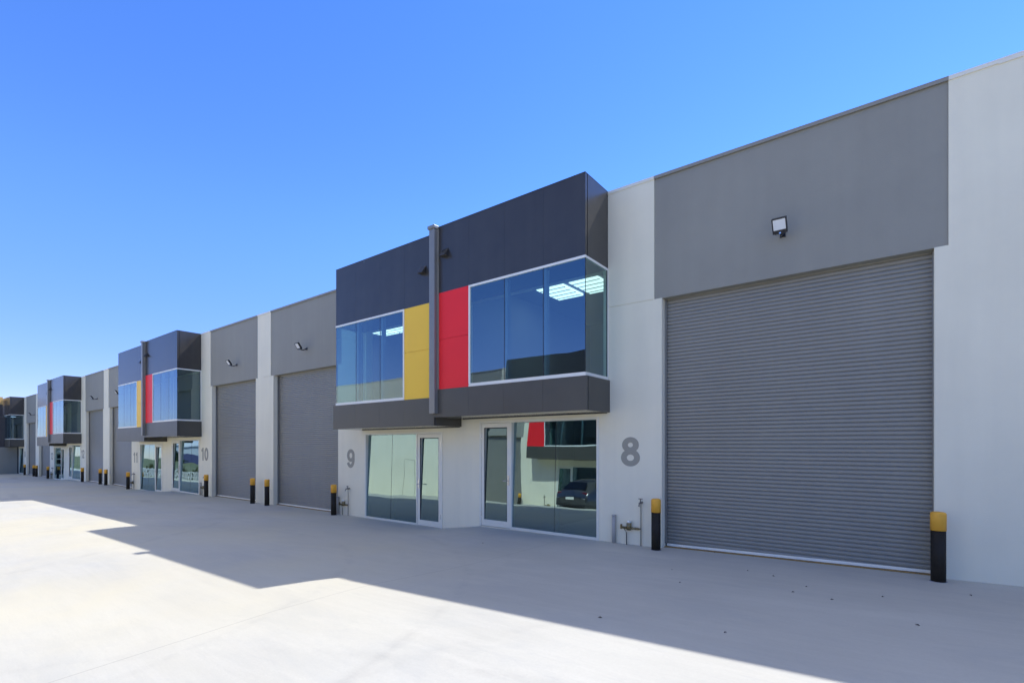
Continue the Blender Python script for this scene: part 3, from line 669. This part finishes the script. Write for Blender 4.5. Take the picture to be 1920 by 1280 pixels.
# ------------------------------------------------------------------ leaves
LF = [(1340, 1036), (1402, 1070), (1450, 1080), (1487, 1110), (1560, 1124), (1655, 1119), (1720, 1172), (1360, 1186), (1125, 1158), (905, 1018), (1512, 1100), (1260, 1068), (1275, 1092), (1820, 1116)]
cy_, sy_ = math.cos(R(37.348)), math.sin(R(37.348))
for i, (px, py) in enumerate(LF):
    u = (px - 960) / 930.7; v = (py - 834.8) / 930.7; h = 1.6
    for _ in range(12):
        zc = h / v; x = zc * (u * cy_ - sy_); y = zc * (u * sy_ + cy_); h = 1.64 - gz(x, y)
    m = MB(); a = random.uniform(0, 6.28); s = random.uniform(0.012, 0.021)
    ca, sa = math.cos(a), math.sin(a); z = gz(x, y) + 0.003
    P_ = [(-s, 0, 0.0), (-s * 0.2, s * 0.42, 0.008), (s, 0, 0.004), (-s * 0.2, -s * 0.42, 0.009)]
    V_ = [m.bm.verts.new((x + p[0] * ca - p[1] * sa, y + p[0] * sa + p[1] * ca, z + p[2])) for p in P_]; W_ = [m.bm.verts.new(q.co + Vector((0, 0, 0.0015))) for q in V_]
    m.bm.faces.new((V_[0], V_[1], V_[2])); m.bm.faces.new((V_[0], V_[2], V_[3])); m.bm.faces.new((W_[0], W_[1], W_[2])); m.bm.faces.new((W_[0], W_[2], W_[3]))
    for k in range(4): m.bm.faces.new((V_[k], V_[(k + 1) % 4], W_[(k + 1) % 4], W_[k]))
    tag(obj('dry_leaf', m, M['leaf'], loc=(x, y, z)), 'small dark dry leaf lying on the shaded concrete', 'leaf', 'scattered dry leaves')

# ------------------------------------------------------------------ wing at the far end (faces +X)
wx = -58.15
r = root_at('brown_building', (wx, 0, -0.7), 'brown and ochre building at the far left end, closing the row', 'building')
m = MB(); m.box(wx - 12, wx, 5.2, 20, -1.2, -0.02); m.box(wx - 12, wx, 6.72, 20, -0.02, 4.0); m.box(wx - 12, wx, 5.2, 5.3, -0.02, 4.0); m.box(wx - 12, wx - 3, 5.3, 6.72, -0.02, 4.0); obj('wall', m, M['wing_k'], r)
m = MB(); m.box(wx - 12, wx + 0.02, 5.18, 7.06, 4.02, 5.0); obj('fascia', m, M['wing_k'], r)
m = MB(); m.box(wx - 12, wx + 0.06, 5.18, 7.06, 5.0, 5.62); obj('ochre_cap', m, M['wing_y'], r)
m = MB(); m.box(wx - 0.05, wx + 0.05, 5.2, 6.7, 2.02, 2.5); obj('ochre_band', m, M['wing_y'], r)
m = MB()
for yy in [6.66 - 1.6 * i for i in (0,)]: m.box(wx - 0.02, wx + 0.06, yy - 0.06, yy, 0.0, 2.0); m.box(wx - 0.02, wx + 0.06, yy - 0.06, yy, 2.52, 4.0)
for zz in (0.0, 0.6, 1.25, 1.92, 2.53, 3.0, 3.5, 3.92): m.box(wx - 0.012, wx + 0.05, 5.25, 6.59, zz, zz + 0.06)
w_ = obj('window_wall', m, M['white'], r)
m = MB(); m.box(wx - 0.03, wx - 0.02, 5.3, 6.7, 0.0, 2.0); m.box(wx - 0.03, wx - 0.02, 5.3, 6.7, 2.5, 4.0); obj('pane', m, M['glass_up'], w_)
# plain grey wall piece with a door below the far box, right of the wing glazing
m = MB(); m.box(wx + 0.001, wx + 0.03, 6.75, 7.9, -1.2, 1.5); obj('side_wall', m, M['grey'], r)

# ------------------------------------------------------------------ the row across the yard (seen in the glass)
FY = 2.5                                              # y -> FY - y
fo = -0.8; X0, X1 = -36.0, -6.0
r = root_at('opposite_warehouse', (-15, FY - W, fo), 'sunlit warehouse across the yard, mirrored in the shop windows of units 8 and 9', 'warehouse')
facade_wall(r, -19.75, -6.0, 5.55, fo, (-14.0, -10.3, fo, 1.52), (-14.1, -11.0, 2.45, 4.35), (-19.3, -15.85), (-19.45, -15.72), 3.0, flip=FY, low=-1.2)
m = MB(FY); m.box(X0, -19.75, W, W + 0.2, -2, 5.7); obj('blank_wall', m, M['pale'], r)
m = MB(FY); m.box(X0, -19.75, W - 0.02, W + 0.22, 5.7, 5.74); obj('parapet_cap', m, M['cap_pale'], r)
roof(r, X0, X1, 5.7, FY, depth=16, ends=(-1, 1))
roller_door(r, -19.3, -15.85, fo, 3.0, FY)
window_box(r, -14.85, -10.6, 7.18, 1.85, 2.45, 4.40, 5.75, 'red', 0.95, True, 1, [-14.85, -13.9, -12.9, -11.8, -10.6], flip=FY)
shopfront(r, -13.55, -10.3, fo, 1.52, True, FY, tilt=0)
m = MB(FY); m.box(-14.0, -13.55, W, W + 0.2, fo - 1, 1.52); obj('wall_return', m, M['pale'], r)
interior(r, -14.1, -9.0, fo, 2.0, 2.3, 5.0, [], FY)
m = MB(FY)
for a in ((-25.5, -24.4, 1.55, 1.57), ): m.box(a[0], a[1], W - 0.01, W - 0.001, a[2], a[3])
m.box(-25.5, -25.48, W - 0.01, W - 0.001, fo, 1.55); m.box(-24.42, -24.4, W - 0.01, W - 0.001, fo, 1.55); obj('flush_door', m, M['cap_grey'], r)
bz = lambda x, y: (x, y, gz(x, y))
copy_tree(b0, bz(-15.75, -5.2), 'bollard mirrored in the glass of shop window 8, by the reflected roller door')
make_tap(-14.2, 1, 'wall tap mirrored in the glass of shop window 8', stub=False, flip=FY, f=gz(-14.2, -5.4))
m = MB()
for xx in (-8.6, -11.3, -13.9, -16.5):
    for k in range(8):
        y0_, y1_ = -5.0 + 0.5 * k, -4.5 + 0.5 * k
        a = [(xx, y0_), (xx + 0.1, y0_), (xx + 0.1, y1_), (xx, y1_)]
        m.poly([(p[0], p[1], gz(p[0], p[1]) + 0.006) for p in a])
o = obj('parking_lines', m, M['mark']); o['kind'] = 'structure'

# car, nose towards the far wall, rear towards the glass
def make_car(cx, cy, yaw_):
    z = gz(cx, cy) - 0.0
    r = root_at('parked_car', (cx, cy, z), 'dark grey hatchback mirrored in shop window 8, seen from behind', 'car')
    T = Matrix.Translation((cx, cy, z)) @ Matrix.Rotation(yaw_, 4, 'Z')
    # sections along y (front is -y): (y, half width, bottom z, shoulder z, top z, top half width)
    S = [(-2.1, .62, .32, .55, .60, .55), (-1.95, .80, .24, .62, .70, .68), (-1.4, .87, .20, .72, .84, .76), (-0.9, .89, .20, .80, .95, .74), (-0.35, .89, .19, .86, 1.36, .60), (0.2, .89, .19, .88, 1.46, .58),
         (1.0, .89, .19, .90, 1.44, .57), (1.55, .88, .22, .93, 1.33, .55), (1.86, .86, .26, .95, 1.00, .66), (2.02, .82, .32, .82, .88, .70), (2.08, .76, .38, .62, .66, .68)]
    m = MB(); rings = []
    for (y, hw, zb, zs, zt, tw) in S:
        pts = [(-hw * .9, zb), (-hw, zb + .12), (-hw, (zb + zs) / 2), (-hw * .985, zs), (-tw, zt - .03), (-tw * .8, zt), (0, zt + .015), (tw * .8, zt), (tw, zt - .03), (hw * .985, zs), (hw, (zb + zs) / 2), (hw, zb + .12), (hw * .9, zb), (0, zb)]
        rings.append([m.bm.verts.new((p[0], y, p[1])) for p in pts])
    for A, B in zip(rings, rings[1:]):
        for i in range(len(A)): m.bm.faces.new((A[i], A[(i + 1) % len(A)], B[(i + 1) % len(A)], B[i])).smooth = True
    m.bm.faces.new(rings[0]); m.bm.faces.new(rings[-1][::-1])
    body = obj('body', m.xform(T), M['carpaint'], r)
    m = MB(); m.poly([(-.50, 1.60, 1.31), (.50, 1.60, 1.31), (.60, 1.862, 1.015), (-.60, 1.862, 1.015)]); 
    g2 = [v for v in m.bm.verts]
    for v in g2: v.co.y += 0.03
    bmesh.ops.solidify(m.bm, geom=m.bm.faces[:], thickness=0.012); obj('rear_window', m.xform(T), M['darkglass'], r)
    for s in (-1, 1):
        m = MB(); m.poly([(s * .63, -.3, 1.28), (s * .62, 1.35, 1.30), (s * .86, 1.5, .97), (s * .885, -.6, .92)])
        bmesh.ops.solidify(m.bm, geom=m.bm.faces[:], thickness=0.014); obj('side_window', m.xform(T), M['darkglass'], r)
        m = MB(); m.box(s * .54, s * .78, 1.93, 2.02, .82, .91); obj('tail_light', m.xform(T), M['tail'], r, bevel=0.02)
        m = MB(); m.box(s * .56, s * .74, 2.02, 2.075, .62, .68); obj('reflector', m.xform(T), M['steel'], r)
        for yy in (-1.32, 1.30):
            m = MB(); m.tube([(s * .70, yy, .31), (s * .72, yy, .31), (s * .88, yy, .31), (s * .90, yy, .31)], [.28, .31, .31, .28], 24); wh = obj('wheel', m.xform(T), M['tyre'], r)
            m = MB(); m.tube([(s * .885, yy, .31), (s * .905, yy, .31)], [.2, .19], 18); obj('rim', m.xform(T), M['steel'], wh)
    m = MB(); m.box(-.19, .19, 2.03, 2.09, .60, .70); obj('number_plate', m.xform(T), M['white'], r, bevel=0.004)
    m = MB(); m.box(-.72, .72, 2.05, 2.12, .34, .44); obj('bumper_trim', m.xform(T), M['tyre'], r, bevel=0.02)
make_car(-9.75, -3.3, R(14))

# ------------------------------------------------------------------ open land across the yard, seen in windows 10-13
m = MB(); x = -37.5
fr = root_at('paling_fence', (-48, -7.4, gz(-48, -7.4)), 'pale paling fence across the yard, mirrored in the windows of units 10 and 11', 'fence')
k = 0
while x > -110:
    z = gz(x, -7.4); h = 1.05 + random.uniform(-.1, .1)
    m.box(x - 0.10, x + 0.06, -7.42, -7.39, z - 0.1, z + h); x -= 0.27 + random.uniform(0, .12)
obj('palings', m, M['fence'], fr)
m = MB(); m.box(-110, -37.5, -7.46, -7.425, -1.1, -1.02); m.box(-110, -37.5, -7.46, -7.425, -0.55, -0.47); obj('rails', m, M['fence'], fr)
def shed(x0, x1, y0, y1, zt, label, m1, m2):
    r = root_at('distant_shed', ((x0 + x1) / 2, y1, -2), label, 'shed', 'sheds beyond the field'); n = 1
    m = MB(); m.box(x0, x1, y0, y1, -3, zt * 0.45); obj('lower_wall', m, M[m2], r)
    m = MB(); m.box(x0, x1, y0, y1, zt * 0.45, zt); obj('upper_wall', m, M[m1], r)
    m = MB(); m.prism([(y0 - 1, zt), (y1 + 1, zt), ((y0 + y1) / 2, zt + 2.2)], 'x', x0 - 0.5, x1 + 0.5); obj('roof', m, M['roof'], r)
shed(-260, -150, -130, -95, 8.0, 'long grey and blue shed mirrored far off in the windows of unit 10', 'shed', 'purple')
shed(-390, -280, -150, -110, 8.5, 'pale distant shed mirrored in the windows of unit 11', 'shed', 'purple')
def shrub(name, x, y, w_, h, label, grp, seed, ry=None, col='foliage'):
    rnd = random.Random(seed); z = gz(x, y) if y > -60 else -1.2
    r = root_at(name, (x, y, z), label, 'shrub', grp)
    m = MB()
    for i in range(620):
        u = rnd.random() ** 0.5; a = rnd.uniform(0, 6.283); hh = rnd.random()
        rr = u * (1 - hh * 0.75) ; p = Vector((x + math.cos(a) * rr * w_ / 2, y + math.sin(a) * rr * (ry or w_) / 2, z + hh * h * (0.75 + 0.25 * math.sin(a * 3 + seed))))
        s = 0.035 * max(w_, h) ** 0.8 + 0.03; d = Vector((rnd.uniform(-1, 1), rnd.uniform(-1, 1), rnd.uniform(-.2, 1.4))).normalized(); e = d.orthogonal().normalized()
        m.bm.faces.new([m.bm.verts.new(p + q) for q in (-e * s * .5, d * s * 1.6, e * s * .5)])
    obj('leaves', m, M[col], r)
    m = MB()
    for i in range(5): m.tube([(x, y, z - 0.1), (x + rnd.uniform(-.3, .3) * w_, y + rnd.uniform(-.2, .2) * w_, z + h * .7)], [0.02 * h, 0.004], 5)
    obj('stems', m, M['leaf'], r)
for i in range(7):
    shrub('tree_clump', -120 - 34 * i + random.uniform(-8, 8), -80 - random.uniform(0, 14), 30, 5.0, 'dark green tree clump beyond the field, mirrored in windows 10 and 11', 'tree clumps beyond the field', i, 8)
for i in range(7):
    shrub('grass_tussock', -62 - 5.5 * i + random.uniform(-1, 1), -8.6 - random.uniform(0, 2), 3.6, 1.7, 'yellow green roadside bush mirrored in the windows of units 12 and 13', 'bushes behind the fence', 40 + i, 2.0, 'grass')
